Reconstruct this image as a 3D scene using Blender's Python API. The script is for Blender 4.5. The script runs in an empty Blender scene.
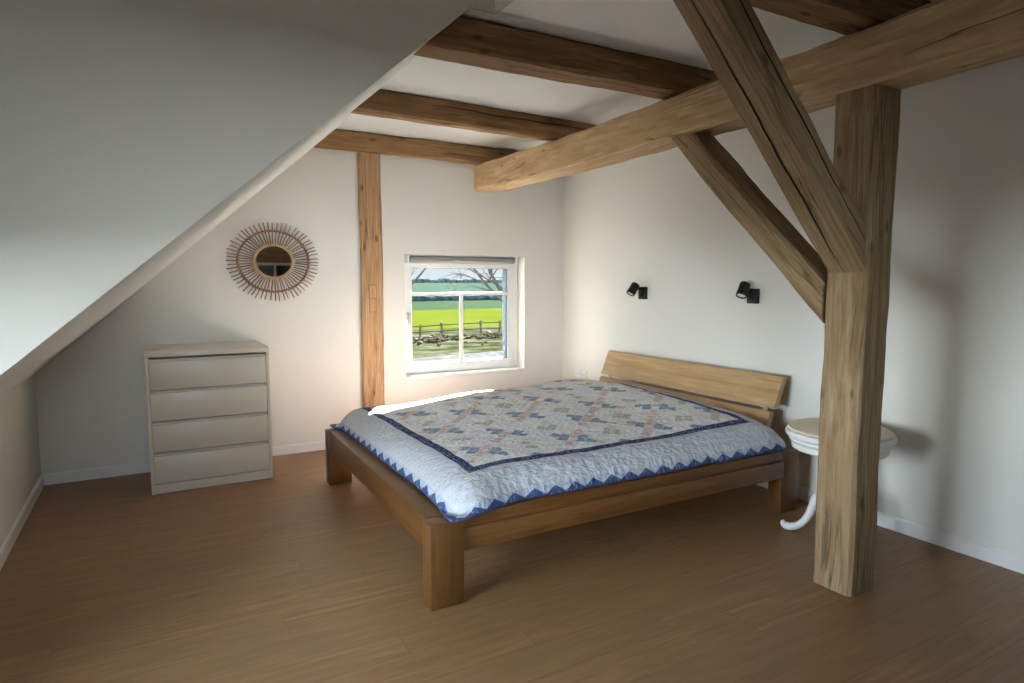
import bpy, bmesh, math, random
from mathutils import Vector, Matrix, noise

PI = math.pi
R = math.radians
SC = bpy.context.scene
COL = SC.collection

# ------------------------------------------------------------------ camera
cam_d = bpy.data.cameras.new('camera')
cam_d.sensor_width = 36.0
cam_d.lens = 638.0 / 1024.0 * 36.0
cam_d.clip_end = 6000.0
cam_d.clip_start = 0.05
cam = bpy.data.objects.new('camera', cam_d)
COL.objects.link(cam)
cam.location = (0, 0, 1.48)
cam.rotation_euler = (R(90 - 5.373), 0, R(-29.5))
SC.camera = cam

# ------------------------------------------------------------------ exposure
SC.view_settings.view_transform = 'Standard'
SC.view_settings.look = 'None'
SC.view_settings.gamma = 1.0
SC.view_settings.use_curve_mapping = False
SC.view_settings.exposure = 0.3

# ------------------------------------------------------------------ sky
SKY_STRENGTH = 0.82
SKY_WEST = 35.0
SUN_STRENGTH = 385.0
SUN_DIR = Vector((-0.61, -1.0, -0.705))
world = bpy.data.worlds.new('sky')
SC.world = world
world.use_nodes = True
wn = world.node_tree.nodes
wl = world.node_tree.links
wn.clear()
w_out = wn.new('ShaderNodeOutputWorld')
w_bg = wn.new('ShaderNodeBackground')
w_tc = wn.new('ShaderNodeTexCoord')
w_sep = wn.new('ShaderNodeSeparateXYZ')
w_ramp = wn.new('ShaderNodeValToRGB')
w_ramp.color_ramp.elements[0].position = 0.0
w_ramp.color_ramp.elements[0].color = (0.86, 0.93, 1.0, 1)
w_ramp.color_ramp.elements[1].position = 0.7
w_ramp.color_ramp.elements[1].color = (0.48, 0.64, 0.92, 1)
e = w_ramp.color_ramp.elements.new(0.16)
e.color = (0.76, 0.85, 0.97, 1)
w_bg.inputs['Strength'].default_value = SKY_STRENGTH
wl.new(w_tc.outputs['Generated'], w_sep.inputs[0])
wl.new(w_sep.outputs['Z'], w_ramp.inputs[0])
# the open western sky is brighter than the hazy strip over the fields
w_bright = wn.new('ShaderNodeMapRange')
w_bright.interpolation_type = 'SMOOTHSTEP'
w_bright.inputs['From Min'].default_value = 0.42
w_bright.inputs['From Max'].default_value = 0.80
w_bright.inputs['To Min'].default_value = SKY_STRENGTH
w_bright.inputs['To Max'].default_value = SKY_WEST
w_dot = wn.new('ShaderNodeVectorMath')
w_dot.operation = 'DOT_PRODUCT'
w_dot.inputs[1].default_value = (-0.80, -0.60, 0.0)
wl.new(w_tc.outputs['Generated'], w_dot.inputs[0])
wl.new(w_dot.outputs['Value'], w_bright.inputs['Value'])
wl.new(w_bright.outputs['Result'], w_bg.inputs['Strength'])
wl.new(w_ramp.outputs['Color'], w_bg.inputs['Color'])
wl.new(w_bg.outputs[0], w_out.inputs[0])

# ------------------------------------------------------------------ sun
sun_d = bpy.data.lights.new('sun', 'SUN')
sun_d.energy = SUN_STRENGTH
sun_d.angle = R(0.6)
sun_d.color = (1.0, 0.95, 0.86)
sun = bpy.data.objects.new('sun', sun_d)
COL.objects.link(sun)
sun.location = (30, 50, 46)
sun.rotation_euler = SUN_DIR.to_track_quat('-Z', 'Y').to_euler()


def portal(name, loc, rot, sx, sy):
    """sky portal in a window opening: it emits nothing, it only guides sampling"""
    d = bpy.data.lights.new(name, 'AREA')
    d.shape = 'RECTANGLE'
    d.size = sx
    d.size_y = sy
    d.cycles.is_portal = True
    o = bpy.data.objects.new(name, d)
    COL.objects.link(o)
    o.location = loc
    o.rotation_euler = rot
    return o


# room measures
XR = 3.811      # right wall
YB = 5.637      # back wall
YC = 2.86       # dormer cheek
YF = -1.6       # front wall (behind the camera)
XD = -1.3       # dormer front wall
XK = -0.75      # knee wall
ZC = 2.772      # ceiling
ZD = 2.95       # dormer ceiling
XS = 1.523      # edge of the ceiling at the dormer
WX0, WX1, WZ0, WZ1 = 2.05, 3.335, 0.588, 1.73    # window in the back wall
DY0, DY1, DZ0, DZ1 = 0.9, 2.60, 0.50, 1.66      # window in the dormer

portal('sky_portal_back', ((WX0 + WX1) / 2, YB + 0.26, (WZ0 + WZ1) / 2), (R(-90), 0, 0), WX1 - WX0, WZ1 - WZ0)
portal('sky_portal_dormer', (XD - 0.3, (DY0 + DY1) / 2, (DZ0 + DZ1) / 2), (0, R(-90), 0), DZ1 - DZ0, DY1 - DY0)
portal('sky_portal_front', (-0.25, YF - 0.32, 1.675), (R(90), 0, 0), 1.4, 1.05)


# ------------------------------------------------------------------ material helpers
class NT:
    def __init__(self, name):
        self.m = bpy.data.materials.new(name)
        self.m.use_nodes = True
        self.n = self.m.node_tree.nodes
        self.l = self.m.node_tree.links
        self.n.clear()
        self.out = self.n.new('ShaderNodeOutputMaterial')
        self.b = self.n.new('ShaderNodeBsdfPrincipled')
        self.l.new(self.b.outputs[0], self.out.inputs[0])

    def put(self, sock, v):
        if isinstance(v, bpy.types.NodeSocket):
            self.l.new(v, sock)
        elif isinstance(v, (tuple, list)) and len(v) == 3 and sock.type == 'RGBA':
            sock.default_value = (*v, 1)
        else:
            sock.default_value = v

    def set(self, **kw):
        for k, v in kw.items():
            self.put(self.b.inputs[k.replace('_', ' ')], v)
        return self

    def obj(self):
        return self.n.new('ShaderNodeTexCoord').outputs['Object']

    def mapping(self, vec, loc=(0, 0, 0), rot=(0, 0, 0), scale=(1, 1, 1)):
        k = self.n.new('ShaderNodeMapping')
        self.put(k.inputs['Vector'], vec)
        self.put(k.inputs['Location'], loc)
        self.put(k.inputs['Rotation'], rot)
        self.put(k.inputs['Scale'], scale)
        return k.outputs[0]

    def noise(self, vec, scale=5.0, detail=3.0, rough=0.5, dist=0.0, col=False):
        k = self.n.new('ShaderNodeTexNoise')
        self.put(k.inputs['Vector'], vec)
        self.put(k.inputs['Scale'], scale)
        self.put(k.inputs['Detail'], detail)
        self.put(k.inputs['Roughness'], rough)
        self.put(k.inputs['Distortion'], dist)
        return k.outputs['Color' if col else 'Fac']

    def voronoi(self, vec, scale, feature='F1', out='Distance', rand=1.0):
        k = self.n.new('ShaderNodeTexVoronoi')
        k.feature = feature
        self.put(k.inputs['Vector'], vec)
        self.put(k.inputs['Scale'], scale)
        self.put(k.inputs['Randomness'], rand)
        return k.outputs[out]

    def wave(self, vec, scale, dist, detail=2.0, dscale=1.0, direction='Y', profile='SIN'):
        k = self.n.new('ShaderNodeTexWave')
        k.bands_direction = direction
        k.wave_profile = profile
        self.put(k.inputs['Vector'], vec)
        self.put(k.inputs['Scale'], scale)
        self.put(k.inputs['Distortion'], dist)
        self.put(k.inputs['Detail'], detail)
        self.put(k.inputs['Detail Scale'], dscale)
        return k.outputs['Fac']

    def white(self, vec, out='Value'):
        k = self.n.new('ShaderNodeTexWhiteNoise')
        self.put(k.inputs['Vector'], vec)
        return k.outputs[out]

    def ramp(self, fac, stops, interp='LINEAR'):
        k = self.n.new('ShaderNodeValToRGB')
        k.color_ramp.interpolation = interp
        while len(k.color_ramp.elements) < len(stops):
            k.color_ramp.elements.new(0.5)
        for el, (p, c) in zip(k.color_ramp.elements, stops):
            el.position = p
            el.color = (*c, 1) if isinstance(c, (tuple, list)) else (c, c, c, 1)
        self.put(k.inputs[0], fac)
        return k.outputs[0]

    def mix(self, fac, a, b, mode='MIX'):
        k = self.n.new('ShaderNodeMix')
        k.data_type = 'RGBA'
        k.blend_type = mode
        self.put(k.inputs[0], fac)
        self.put(k.inputs[6], a)
        self.put(k.inputs[7], b)
        return k.outputs[2]

    def math(self, op, a, b=None, c=None, clamp=False):
        k = self.n.new('ShaderNodeMath')
        k.operation = op
        k.use_clamp = clamp
        self.put(k.inputs[0], a)
        if b is not None:
            self.put(k.inputs[1], b)
        if c is not None:
            self.put(k.inputs[2], c)
        return k.outputs[0]

    def sep(self, vec):
        k = self.n.new('ShaderNodeSeparateXYZ')
        self.put(k.inputs[0], vec)
        return k.outputs

    def comb(self, x, y, z):
        k = self.n.new('ShaderNodeCombineXYZ')
        for i, v in enumerate((x, y, z)):
            self.put(k.inputs[i], v)
        return k.outputs[0]

    def add_random(self, vec, amount=37.0):
        """shift a coordinate by the object's own random number, so copies differ"""
        oi = self.n.new('ShaderNodeObjectInfo')
        k = self.n.new('ShaderNodeVectorMath')
        k.operation = 'ADD'
        self.put(k.inputs[0], vec)
        s = self.math('MULTIPLY', oi.outputs['Random'], amount)
        self.put(k.inputs[1], self.comb(s, s, s))
        return k.outputs[0]

    def bump(self, h, strength=0.3, dist=0.01):
        k = self.n.new('ShaderNodeBump')
        self.put(k.inputs['Height'], h)
        self.put(k.inputs['Strength'], strength)
        self.put(k.inputs['Distance'], dist)
        self.l.new(k.outputs[0], self.b.inputs['Normal'])
        return self


def plain(name, col, rough=0.5, metal=0.0, spec=0.5, bump=None):
    t = NT(name)
    t.set(Base_Color=col, Roughness=rough, Metallic=metal)
    t.b.inputs['Specular IOR Level'].default_value = spec
    if bump:
        t.bump(t.noise(t.obj(), bump[0], 3.0), bump[1], bump[2])
    return t.m


def paint_mat(name, col):
    t = NT(name)
    v = t.obj()
    n = t.noise(v, 1.3, 4.0)
    c = t.mix(t.math('MULTIPLY', n, 0.10), col, tuple(0.93 * k for k in col))
    t.set(Base_Color=c, Roughness=0.92)
    t.b.inputs['Specular IOR Level'].default_value = 0.15
    t.bump(t.noise(v, 60.0, 4.0), 0.12, 0.002)
    return t.m


def beam_mat(name, light, mid, dark, crack=0.5, knots=0.55, splits=()):
    """old hewn timber: long fibres, knots, splits, stains"""
    t = NT(name)
    v = t.add_random(t.obj())
    fib = t.noise(t.mapping(v, scale=(0.9, 11, 11)), 3.0, 6.0, 0.68, 0.5)
    big = t.noise(t.mapping(v, scale=(0.9, 3.0, 3.0)), 2.0, 4.0, 0.6)
    rings = t.wave(t.mapping(v, scale=(0.35, 5.5, 5.5)), 3.0, 5.0, 3.0, 1.4, 'Y')
    c = t.mix(t.ramp(fib, [(0.34, 0.0), (0.64, 1.0)]), dark, light)
    c = t.mix(t.ramp(big, [(0.38, 0.0), (0.62, 0.65)]), c, mid)
    c = t.mix(t.math('MULTIPLY', t.ramp(rings, [(0.5, 0.0), (0.95, 1.0)]), 0.35), c, dark)
    # knots
    kd = t.voronoi(t.mapping(v, scale=(1.7, 4.2, 4.2)), 1.9)
    kf = t.ramp(kd, [(0.03, 1.0), (0.075, 0.85), (0.13, 0.0)])
    c = t.mix(t.math('MULTIPLY', kf, knots), c, tuple(0.32 * k for k in dark))
    # worm holes
    wd = t.voronoi(v, 34.0)
    wf = t.ramp(wd, [(0.05, 1.0), (0.10, 0.0)])
    wm = t.ramp(t.noise(v, 4.0, 2.0), [(0.52, 0.0), (0.60, 1.0)])
    c = t.mix(t.math('MULTIPLY', t.math('MULTIPLY', wf, wm), 0.7), c, tuple(0.25 * k for k in dark))
    # long splits
    sn = t.noise(t.mapping(v, scale=(0.30, 5.5, 5.5)), 1.7, 3.0, 0.45)
    sd = t.math('ABSOLUTE', t.math('SUBTRACT', sn, 0.5))
    sf = t.ramp(sd, [(0.004, 1.0), (0.011, 0.0)])
    sg = t.ramp(t.noise(t.mapping(v, scale=(0.8, 1.5, 1.5)), 1.3, 1.0), [(0.48, 0.0), (0.53, 1.0)])
    split = t.math('MULTIPLY', sf, sg)
    c = t.mix(t.math('MULTIPLY', split, crack), c, tuple(0.12 * k for k in dark))
    # long drying splits: (side axis, its sign, offset on the face, wander, x from, x to, half width)
    raw = t.obj()
    rs = t.sep(raw)
    for k, (ax_, sg_, off, wan, xa, xb, hwid_) in enumerate(splits):
        side = rs[ax_]
        across = rs[3 - ax_]
        wn1 = t.noise(t.comb(t.math('MULTIPLY', rs[0], 2.2), 3.7 * k, 0.0), 1.0, 4.0, 0.55)
        pos = t.math('ADD', off, t.math('MULTIPLY', t.math('SUBTRACT', wn1, 0.5), wan))
        dist_ = t.math('ABSOLUTE', t.math('SUBTRACT', across, pos))
        mid_ = t.math('ABSOLUTE', t.math('SUBTRACT', rs[0], (xa + xb) / 2))
        taper = t.math('SUBTRACT', 1.0, t.math('POWER', t.math('DIVIDE', mid_, (xb - xa) / 2), 3.0), None, True)
        on = t.math('LESS_THAN', dist_, t.math('MULTIPLY', taper, hwid_))
        on = t.math('MULTIPLY', on, t.math('GREATER_THAN', t.math('MULTIPLY', side, sg_), 0.03))
        c = t.mix(on, c, tuple(0.07 * q for q in dark))
        split = t.math('MAXIMUM', split, on)
    t.set(Base_Color=c, Roughness=0.82)
    t.b.inputs['Specular IOR Level'].default_value = 0.2
    h = t.math('ADD', t.math('MULTIPLY', fib, 0.5), t.math('MULTIPLY', split, -1.6))
    h = t.math('ADD', h, t.math('MULTIPLY', wf, -0.2))
    t.bump(h, 0.55, 0.006)
    return t.m


def oak_mat(name, light, dark, axis=0, stave=0.11, rough=0.42, cathedral=0.25):
    """oiled oak with glued staves; axis = direction the grain runs in"""
    t = NT(name)
    v = t.add_random(t.obj(), 11.0)
    rot = {0: (0, 0, 0), 1: (0, 0, R(90)), 2: (0, R(90), 0)}[axis]
    v = t.mapping(v, rot=rot)
    s = t.sep(v)
    sid = t.math('FLOOR', t.math('DIVIDE', t.math('ADD', s[1], t.math('MULTIPLY', s[2], 0.83)), stave))
    tone = t.white(t.comb(sid, 3.0, 1.0))
    vv = t.comb(t.math('ADD', s[0], t.math('MULTIPLY', tone, 9.0)), s[1], s[2])
    fib = t.noise(t.mapping(vv, scale=(1.0, 14, 14)), 3.2, 6.0, 0.64, 0.4)
    cat = t.wave(t.mapping(vv, scale=(0.28, 3.2, 3.2)), 2.6, 6.0, 2.5, 1.2, 'Y')
    c = t.mix(t.ramp(fib, [(0.34, 0.0), (0.66, 1.0)]), dark, light)
    c = t.mix(t.math('MULTIPLY', t.ramp(cat, [(0.55, 0.0), (0.96, 1.0)]), cathedral), c, tuple(0.8 * k for k in dark))
    c = t.mix(t.math('MULTIPLY', tone, 0.35), c, tuple(0.72 * k for k in dark))
    kd = t.voronoi(t.mapping(vv, scale=(1.0, 2.6, 2.6)), 1.6)
    c = t.mix(t.ramp(kd, [(0.02, 0.8), (0.05, 0.55), (0.085, 0.0)]), c, tuple(0.35 * k for k in dark))
    t.set(Base_Color=c, Roughness=rough)
    t.b.inputs['Specular IOR Level'].default_value = 0.35
    t.bump(fib, 0.12, 0.002)
    return t.m


def floor_mat():
    t = NT('oak_laminate')
    v = t.obj()
    s = t.sep(v)
    W, L = 0.192, 1.90
    row = t.math('FLOOR', t.math('DIVIDE', s[1], W))
    off = t.math('MULTIPLY', t.white(t.comb(row, 7.0, 2.0)), L)
    xx = t.math('DIVIDE', t.math('ADD', s[0], off), L)
    pid = t.math('FLOOR', xx)
    tone = t.white(t.comb(row, pid, 5.0))
    tone2 = t.white(t.comb(row, pid, 9.0))
    vv = t.comb(t.math('ADD', s[0], t.math('MULTIPLY', tone, 23.0)), t.math('ADD', s[1], t.math('MULTIPLY', tone2, 7.0)), 0.0)
    fib = t.noise(t.mapping(vv, scale=(1.0, 13, 1)), 2.6, 7.0, 0.66, 0.6)
    soft = t.noise(t.mapping(vv, scale=(0.9, 7.5, 1)), 2.2, 4.0, 0.55, 0.8)
    c = t.mix(t.ramp(fib, [(0.33, 0.0), (0.67, 1.0)]), (0.2079, 0.1016, 0.0385), (0.3586, 0.1957, 0.0832))
    c = t.mix(t.ramp(soft, [(0.35, 0.55), (0.66, 0.0)]), c, (0.1611, 0.0785, 0.0308))
    c = t.mix(t.math('MULTIPLY', tone, 0.45), c, (0.2079, 0.1126, 0.0493))
    kd = t.voronoi(t.mapping(vv, scale=(1.0, 2.4, 1)), 1.5)
    c = t.mix(t.ramp(kd, [(0.015, 0.75), (0.035, 0.5), (0.07, 0.0)]), c, (0.07, 0.037, 0.018))
    fy = t.math('FRACT', t.math('DIVIDE', s[1], W))
    fx = t.math('FRACT', xx)
    gy = t.math('LESS_THAN', fy, 0.012)
    gx = t.math('LESS_THAN', fx, 0.0018)
    gap = t.math('MAXIMUM', gy, t.math('MULTIPLY', gx, 0.45))
    c = t.mix(t.math('MULTIPLY', gap, 0.65), c, (0.05, 0.028, 0.015))
    t.set(Base_Color=c, Roughness=t.ramp(fib, [(0.2, 0.40), (0.8, 0.52)]))
    t.b.inputs['Specular IOR Level'].default_value = 0.42
    h = t.math('ADD', t.math('MULTIPLY', fib, 0.3), t.math('MULTIPLY', gap, -1.0))
    t.bump(h, 0.15, 0.002)
    return t.m


def glass_mat():
    t = NT('window_glass')
    t.n.remove(t.b)
    tr = t.n.new('ShaderNodeBsdfTransparent')
    tr.inputs[0].default_value = (0.94, 0.97, 0.96, 1)
    gl = t.n.new('ShaderNodeBsdfGlossy')
    gl.inputs['Roughness'].default_value = 0.02
    fr = t.n.new('ShaderNodeFresnel')
    fr.inputs[0].default_value = 1.45
    mx = t.n.new('ShaderNodeMixShader')
    t.l.new(fr.outputs[0], mx.inputs[0])
    t.l.new(tr.outputs[0], mx.inputs[1])
    t.l.new(gl.outputs[0], mx.inputs[2])
    t.l.new(mx.outputs[0], t.out.inputs[0])
    return t.m


def ground_mat(name, stops, scale, detail=5.0, stretch=(1, 1, 1), rough=0.95):
    t = NT(name)
    v = t.obj()
    n = t.noise(t.mapping(v, scale=stretch), scale, detail, 0.62)
    t.n.remove(t.b)
    df = t.n.new('ShaderNodeBsdfDiffuse')
    t.l.new(t.ramp(n, stops), df.inputs['Color'])
    t.l.new(df.outputs[0], t.out.inputs[0])
    return t.m


M = {}
M['wall'] = paint_mat('wall_paint', (0.80, 0.775, 0.725))
M['ceil'] = paint_mat('ceiling_paint', (0.88, 0.86, 0.82))
M['cheek'] = paint_mat('shaded_wall_paint', (0.78, 0.735, 0.665))  # wall paint darkened and warmed a little to mimic shade on the cheek
M['white'] = plain('white_lacquer', (0.62, 0.565, 0.475), 0.38, bump=(30, 0.03, 0.002))
M['pvc'] = plain('white_pvc', (0.86, 0.86, 0.85), 0.28, bump=(20, 0.02, 0.002))
M['rubber'] = plain('grey_rubber', (0.10, 0.10, 0.11), 0.7, bump=(50, 0.05, 0.002))
M['floor'] = floor_mat()
M['dark_beam'] = beam_mat('dark_timber', (0.340, 0.205, 0.098), (0.250, 0.138, 0.058), (0.125, 0.058, 0.022), 0.6, 0.7)
M['pale_beam'] = beam_mat('pale_timber', (0.62, 0.440, 0.255), (0.54, 0.365, 0.200), (0.36, 0.215, 0.105), 0.6, 0.5)
M['grey_beam'] = beam_mat('grey_timber', (0.400, 0.295, 0.175), (0.300, 0.195, 0.098), (0.175, 0.100, 0.046), 0.5, 0.6)
D_ = ((0.340, 0.205, 0.098), (0.250, 0.138, 0.058), (0.125, 0.058, 0.022), 0.35, 0.7)
M['joist_near'] = beam_mat('split_dark_timber', *D_, splits=((2, -1, -0.020, 0.03, 0.35, 2.2, 0.0040),))
M['joist_mid'] = beam_mat('cracked_dark_timber', *D_, splits=((1, -1, 0.028, 0.05, 0.45, 2.0, 0.0055),))
M['brace_split'] = beam_mat('split_grey_timber', (0.400, 0.295, 0.175), (0.300, 0.195, 0.098), (0.175, 0.100, 0.046), 0.35, 0.6,
                            splits=((2, -1, 0.005, 0.035, -0.1, 1.5, 0.0060), (1, -1, 0.025, 0.03, -0.2, 1.4, 0.0045)))
M['post_beam'] = beam_mat('honey_timber', (0.455, 0.285, 0.160), (0.385, 0.222, 0.115), (0.21, 0.108, 0.050), 0.6, 0.75)
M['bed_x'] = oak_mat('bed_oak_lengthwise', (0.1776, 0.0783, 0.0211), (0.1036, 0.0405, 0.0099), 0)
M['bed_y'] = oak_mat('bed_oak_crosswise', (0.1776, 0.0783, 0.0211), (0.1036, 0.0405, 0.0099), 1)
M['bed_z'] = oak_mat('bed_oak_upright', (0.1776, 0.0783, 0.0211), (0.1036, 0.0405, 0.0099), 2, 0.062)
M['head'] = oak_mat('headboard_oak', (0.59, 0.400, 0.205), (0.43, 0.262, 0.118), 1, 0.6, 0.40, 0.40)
M['glass'] = glass_mat()
M['black'] = plain('black_metal', (0.010, 0.010, 0.011), 0.42, 0.3, bump=(80, 0.03, 0.001))
M['lens'] = plain('frosted_lens', (0.80, 0.80, 0.78), 0.3, bump=(60, 0.02, 0.001))
M['steel'] = plain('brushed_steel', (0.55, 0.55, 0.55), 0.35, 0.9, bump=(90, 0.05, 0.001))
M['mirror'] = plain('mirror_glass', (0.86, 0.84, 0.80), 0.02, 1.0)
M['rattan'] = plain('rattan', (0.235, 0.112, 0.050), 0.6, bump=(120, 0.2, 0.002))
M['rattan2'] = plain('dark_rattan', (0.115, 0.050, 0.024), 0.6, bump=(120, 0.2, 0.002))
M['cane'] = plain('pale_cane', (0.50, 0.345, 0.185), 0.55, bump=(120, 0.2, 0.002))
M['blind'] = plain('grey_blind_fabric', (0.18, 0.175, 0.165), 0.8, bump=(200, 0.2, 0.001))
M['shabby'] = plain('white_chalk_paint', (0.82, 0.81, 0.79), 0.55, bump=(25, 0.08, 0.003))
M['cream'] = plain('cream_top', (0.72, 0.62, 0.46), 0.5, bump=(14, 0.08, 0.003))
M['dark_pane'] = plain('dark_pane', (0.012, 0.013, 0.012), 0.08)
M['brown_frame'] = plain('blue_grey_reveal', (0.05, 0.062, 0.078), 0.7, bump=(30, 0.1, 0.002))


# ------------------------------------------------------------------ object helpers
def link(o, parent=None):
    COL.objects.link(o)
    if parent is not None:
        o.parent = parent
    return o


def tag(o, label, cat, group=None, kind=None):
    o['label'] = label
    o['category'] = cat
    if group:
        o['group'] = group
    if kind:
        o['kind'] = kind
    return o


def thing(name, label, cat, loc=(0, 0, 0), rz=0.0, group=None, kind=None):
    o = bpy.data.objects.new(name, None)
    o.empty_display_size = 0.1
    link(o)
    o.location = loc
    o.rotation_euler = (0, 0, rz)
    return tag(o, label, cat, group, kind)


def mesh_obj(name, bm, mat, parent=None, smooth=None, recalc=True):
    if recalc:
        bmesh.ops.recalc_face_normals(bm, faces=bm.faces[:])
    me = bpy.data.meshes.new(name)
    bm.to_mesh(me)
    bm.free()
    for mm in (mat if isinstance(mat, (list, tuple)) else [mat]):
        me.materials.append(mm)
    if smooth is not None:
        me.set_sharp_from_angle(angle=R(smooth))
        for p in me.polygons:
            p.use_smooth = True
    o = bpy.data.objects.new(name, me)
    return link(o, parent)


def struct(name, bm, mat, parent=None, label=None, cat=None):
    o = mesh_obj(name, bm, mat, parent)
    if parent is None:
        o['kind'] = 'structure'
        if label:
            o['label'] = label
            o['category'] = cat
    return o


def add_box(bm, x0, x1, y0, y1, z0, z1, bevel=0.0, seg=2, mat=0):
    vs = [bm.verts.new((x, y, z)) for z in (z0, z1) for y in (y0, y1) for x in (x0, x1)]
    f = [(0, 1, 3, 2), (4, 6, 7, 5), (0, 4, 5, 1), (2, 3, 7, 6), (0, 2, 6, 4), (1, 5, 7, 3)]
    fs = [bm.faces.new([vs[i] for i in q]) for q in f]
    for q in fs:
        q.material_index = mat
    if bevel > 0:
        es = list({ed for q in fs for ed in q.edges})
        bmesh.ops.bevel(bm, geom=es, offset=bevel, segments=seg, affect='EDGES', profile=0.5)
    return bm


def box(*a, **k):
    return add_box(bmesh.new(), *a, **k)


def add_prism(bm, pts, axis, a0, a1):
    """polygon pts (2-D) pushed along axis 'x' | 'y' | 'z' from a0 to a1"""
    def P(p, a):
        return {'x': (a, p[0], p[1]), 'y': (p[0], a, p[1]), 'z': (p[0], p[1], a)}[axis]
    A = [bm.verts.new(P(p, a0)) for p in pts]
    B = [bm.verts.new(P(p, a1)) for p in pts]
    bm.faces.new(A)
    bm.faces.new(B[::-1])
    n = len(pts)
    for i in range(n):
        bm.faces.new((A[i], B[i], B[(i + 1) % n], A[(i + 1) % n]))
    return bm


def add_tube(bm, pts, radii, seg=10, cap=True, squash=None):
    pts = [Vector(p) for p in pts]
    n = len(pts)
    if not isinstance(radii, (list, tuple)):
        radii = [radii] * n
    rings = []
    ref = None
    for i, p in enumerate(pts):
        d = (pts[min(i + 1, n - 1)] - pts[max(i - 1, 0)]).normalized()
        if ref is None:
            ref = Vector((0, 0, 1)) if abs(d.z) < 0.9 else Vector((1, 0, 0))
        u = d.cross(ref).normalized()
        w = u.cross(d).normalized()
        ref = w
        rings.append([bm.verts.new(p + radii[i] * (math.cos(2 * PI * k / seg) * u + math.sin(2 * PI * k / seg) * w)) for k in range(seg)])
    for a, b in zip(rings, rings[1:]):
        for k in range(seg):
            bm.faces.new((a[k], a[(k + 1) % seg], b[(k + 1) % seg], b[k]))
    if cap:
        bm.faces.new(rings[0][::-1])
        bm.faces.new(rings[-1])
    return bm


def add_lathe(bm, prof, seg=32, axis='z', mat=0):
    """profile of (radius, height) spun around the axis; ends close when the radius is 0"""
    rings = []
    for r, h in prof:
        if r <= 1e-6:
            rings.append([bm.verts.new((0, 0, h))])
        else:
            rings.append([bm.verts.new((r * math.cos(2 * PI * k / seg), r * math.sin(2 * PI * k / seg), h)) for k in range(seg)])
    for a, b in zip(rings, rings[1:]):
        for k in range(seg):
            k2 = (k + 1) % seg
            if len(a) == 1 and len(b) == 1:
                continue
            if len(a) == 1:
                f = bm.faces.new((a[0], b[k2], b[k]))
            elif len(b) == 1:
                f = bm.faces.new((a[k], a[k2], b[0]))
            else:
                f = bm.faces.new((a[k], a[k2], b[k2], b[k]))
            f.material_index = mat
    return bm


def add_torus(bm, r0, r1, seg=64, seg2=8, z=0.0):
    rings = []
    for i in range(seg):
        a = 2 * PI * i / seg
        rings.append([bm.verts.new(((r0 + r1 * math.cos(2 * PI * k / seg2)) * math.cos(a), (r0 + r1 * math.cos(2 * PI * k / seg2)) * math.sin(a), z + r1 * math.sin(2 * PI * k / seg2))) for k in range(seg2)])
    for i in range(seg):
        a, b = rings[i], rings[(i + 1) % seg]
        for k in range(seg2):
            bm.faces.new((a[k], a[(k + 1) % seg2], b[(k + 1) % seg2], b[k]))
    return bm


def beam_mesh(L, w, h, seed, rough=0.006, wobble=0.008, wobz=1.0, cut0=0.0, cut1=0.0, step=0.05):
    """hewn beam along local x, y in +-w/2, z in +-h/2; cut = shift of x per unit of z at each end"""
    bm = bmesh.new()
    c = 0.016
    sec = []
    N = 5
    corners = [(-w / 2, -h / 2), (w / 2, -h / 2), (w / 2, h / 2), (-w / 2, h / 2)]
    for i in range(4):
        p = Vector(corners[i])
        q = Vector(corners[(i + 1) % 4])
        d = (q - p).normalized()
        l = (q - p).length
        for k in range(N + 1):
            sec.append(p + d * (c + (l - 2 * c) * k / N))
    n = max(4, int(L / step))
    rings = []
    for i in range(n + 1):
        t = i / n
        ring = []
        x = L * t
        oy = wobble * noise.noise(Vector((x * 0.9, seed, 0.0)))
        oz = wobz * wobble * noise.noise(Vector((x * 0.9, seed, 7.0)))
        edge = min(1.0, min(i, n - i) / 2.0)
        for s in sec:
            k = Vector((x * 4.0, s.x * 9.0 + seed * 3.1, s.y * 9.0))
            a = rough * (noise.noise(k) + 0.5 * noise.noise(k * 2.7)) * (0.35 + 0.65 * edge)
            nrm = Vector((s.x / (w / 2), s.y / (h / 2)))
            nrm = Vector((nrm.x if abs(nrm.x) > 0.98 * abs(nrm.y) else 0.0, nrm.y if abs(nrm.y) > 0.98 * abs(nrm.x) else 0.0)).normalized()
            yy = s.x + oy + nrm.x * a
            zz = s.y + oz + nrm.y * a
            xx = x + (1 - t) * cut0 * s.y + t * cut1 * s.y
            ring.append(bm.verts.new((xx, yy, zz)))
        rings.append(ring)
    m = len(sec)
    for a, b in zip(rings, rings[1:]):
        for k in range(m):
            bm.faces.new((a[k], a[(k + 1) % m], b[(k + 1) % m], b[k]))
    bm.faces.new(rings[0][::-1])
    bm.faces.new(rings[-1])
    return bm


def beam(name, p0, p1, w, h, mat, seed, label, cat, side=None, group=None, **kw):
    """beam from p0 to p1; side = world direction of its width (local y)"""
    p0, p1 = Vector(p0), Vector(p1)
    d = (p1 - p0)
    L = d.length
    d.normalize()
    s = Vector(side) if side else Vector((0, 1, 0))
    s = (s - d * s.dot(d)).normalized()
    u = d.cross(s)
    o = mesh_obj(name, beam_mesh(L, w, h, seed, **kw), mat, None, smooth=38)
    o.matrix_world = Matrix((( d.x, s.x, u.x, p0.x), (d.y, s.y, u.y, p0.y), (d.z, s.z, u.z, p0.z), (0, 0, 0, 1)))
    tag(o, label, cat, group, 'thing')
    return o


# ================================================================== the room
TH = 0.30
# floor
struct('floor', box(XD - TH, XR + TH, YF - TH, YB + TH, -0.25, 0.0), M['floor'])


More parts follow.
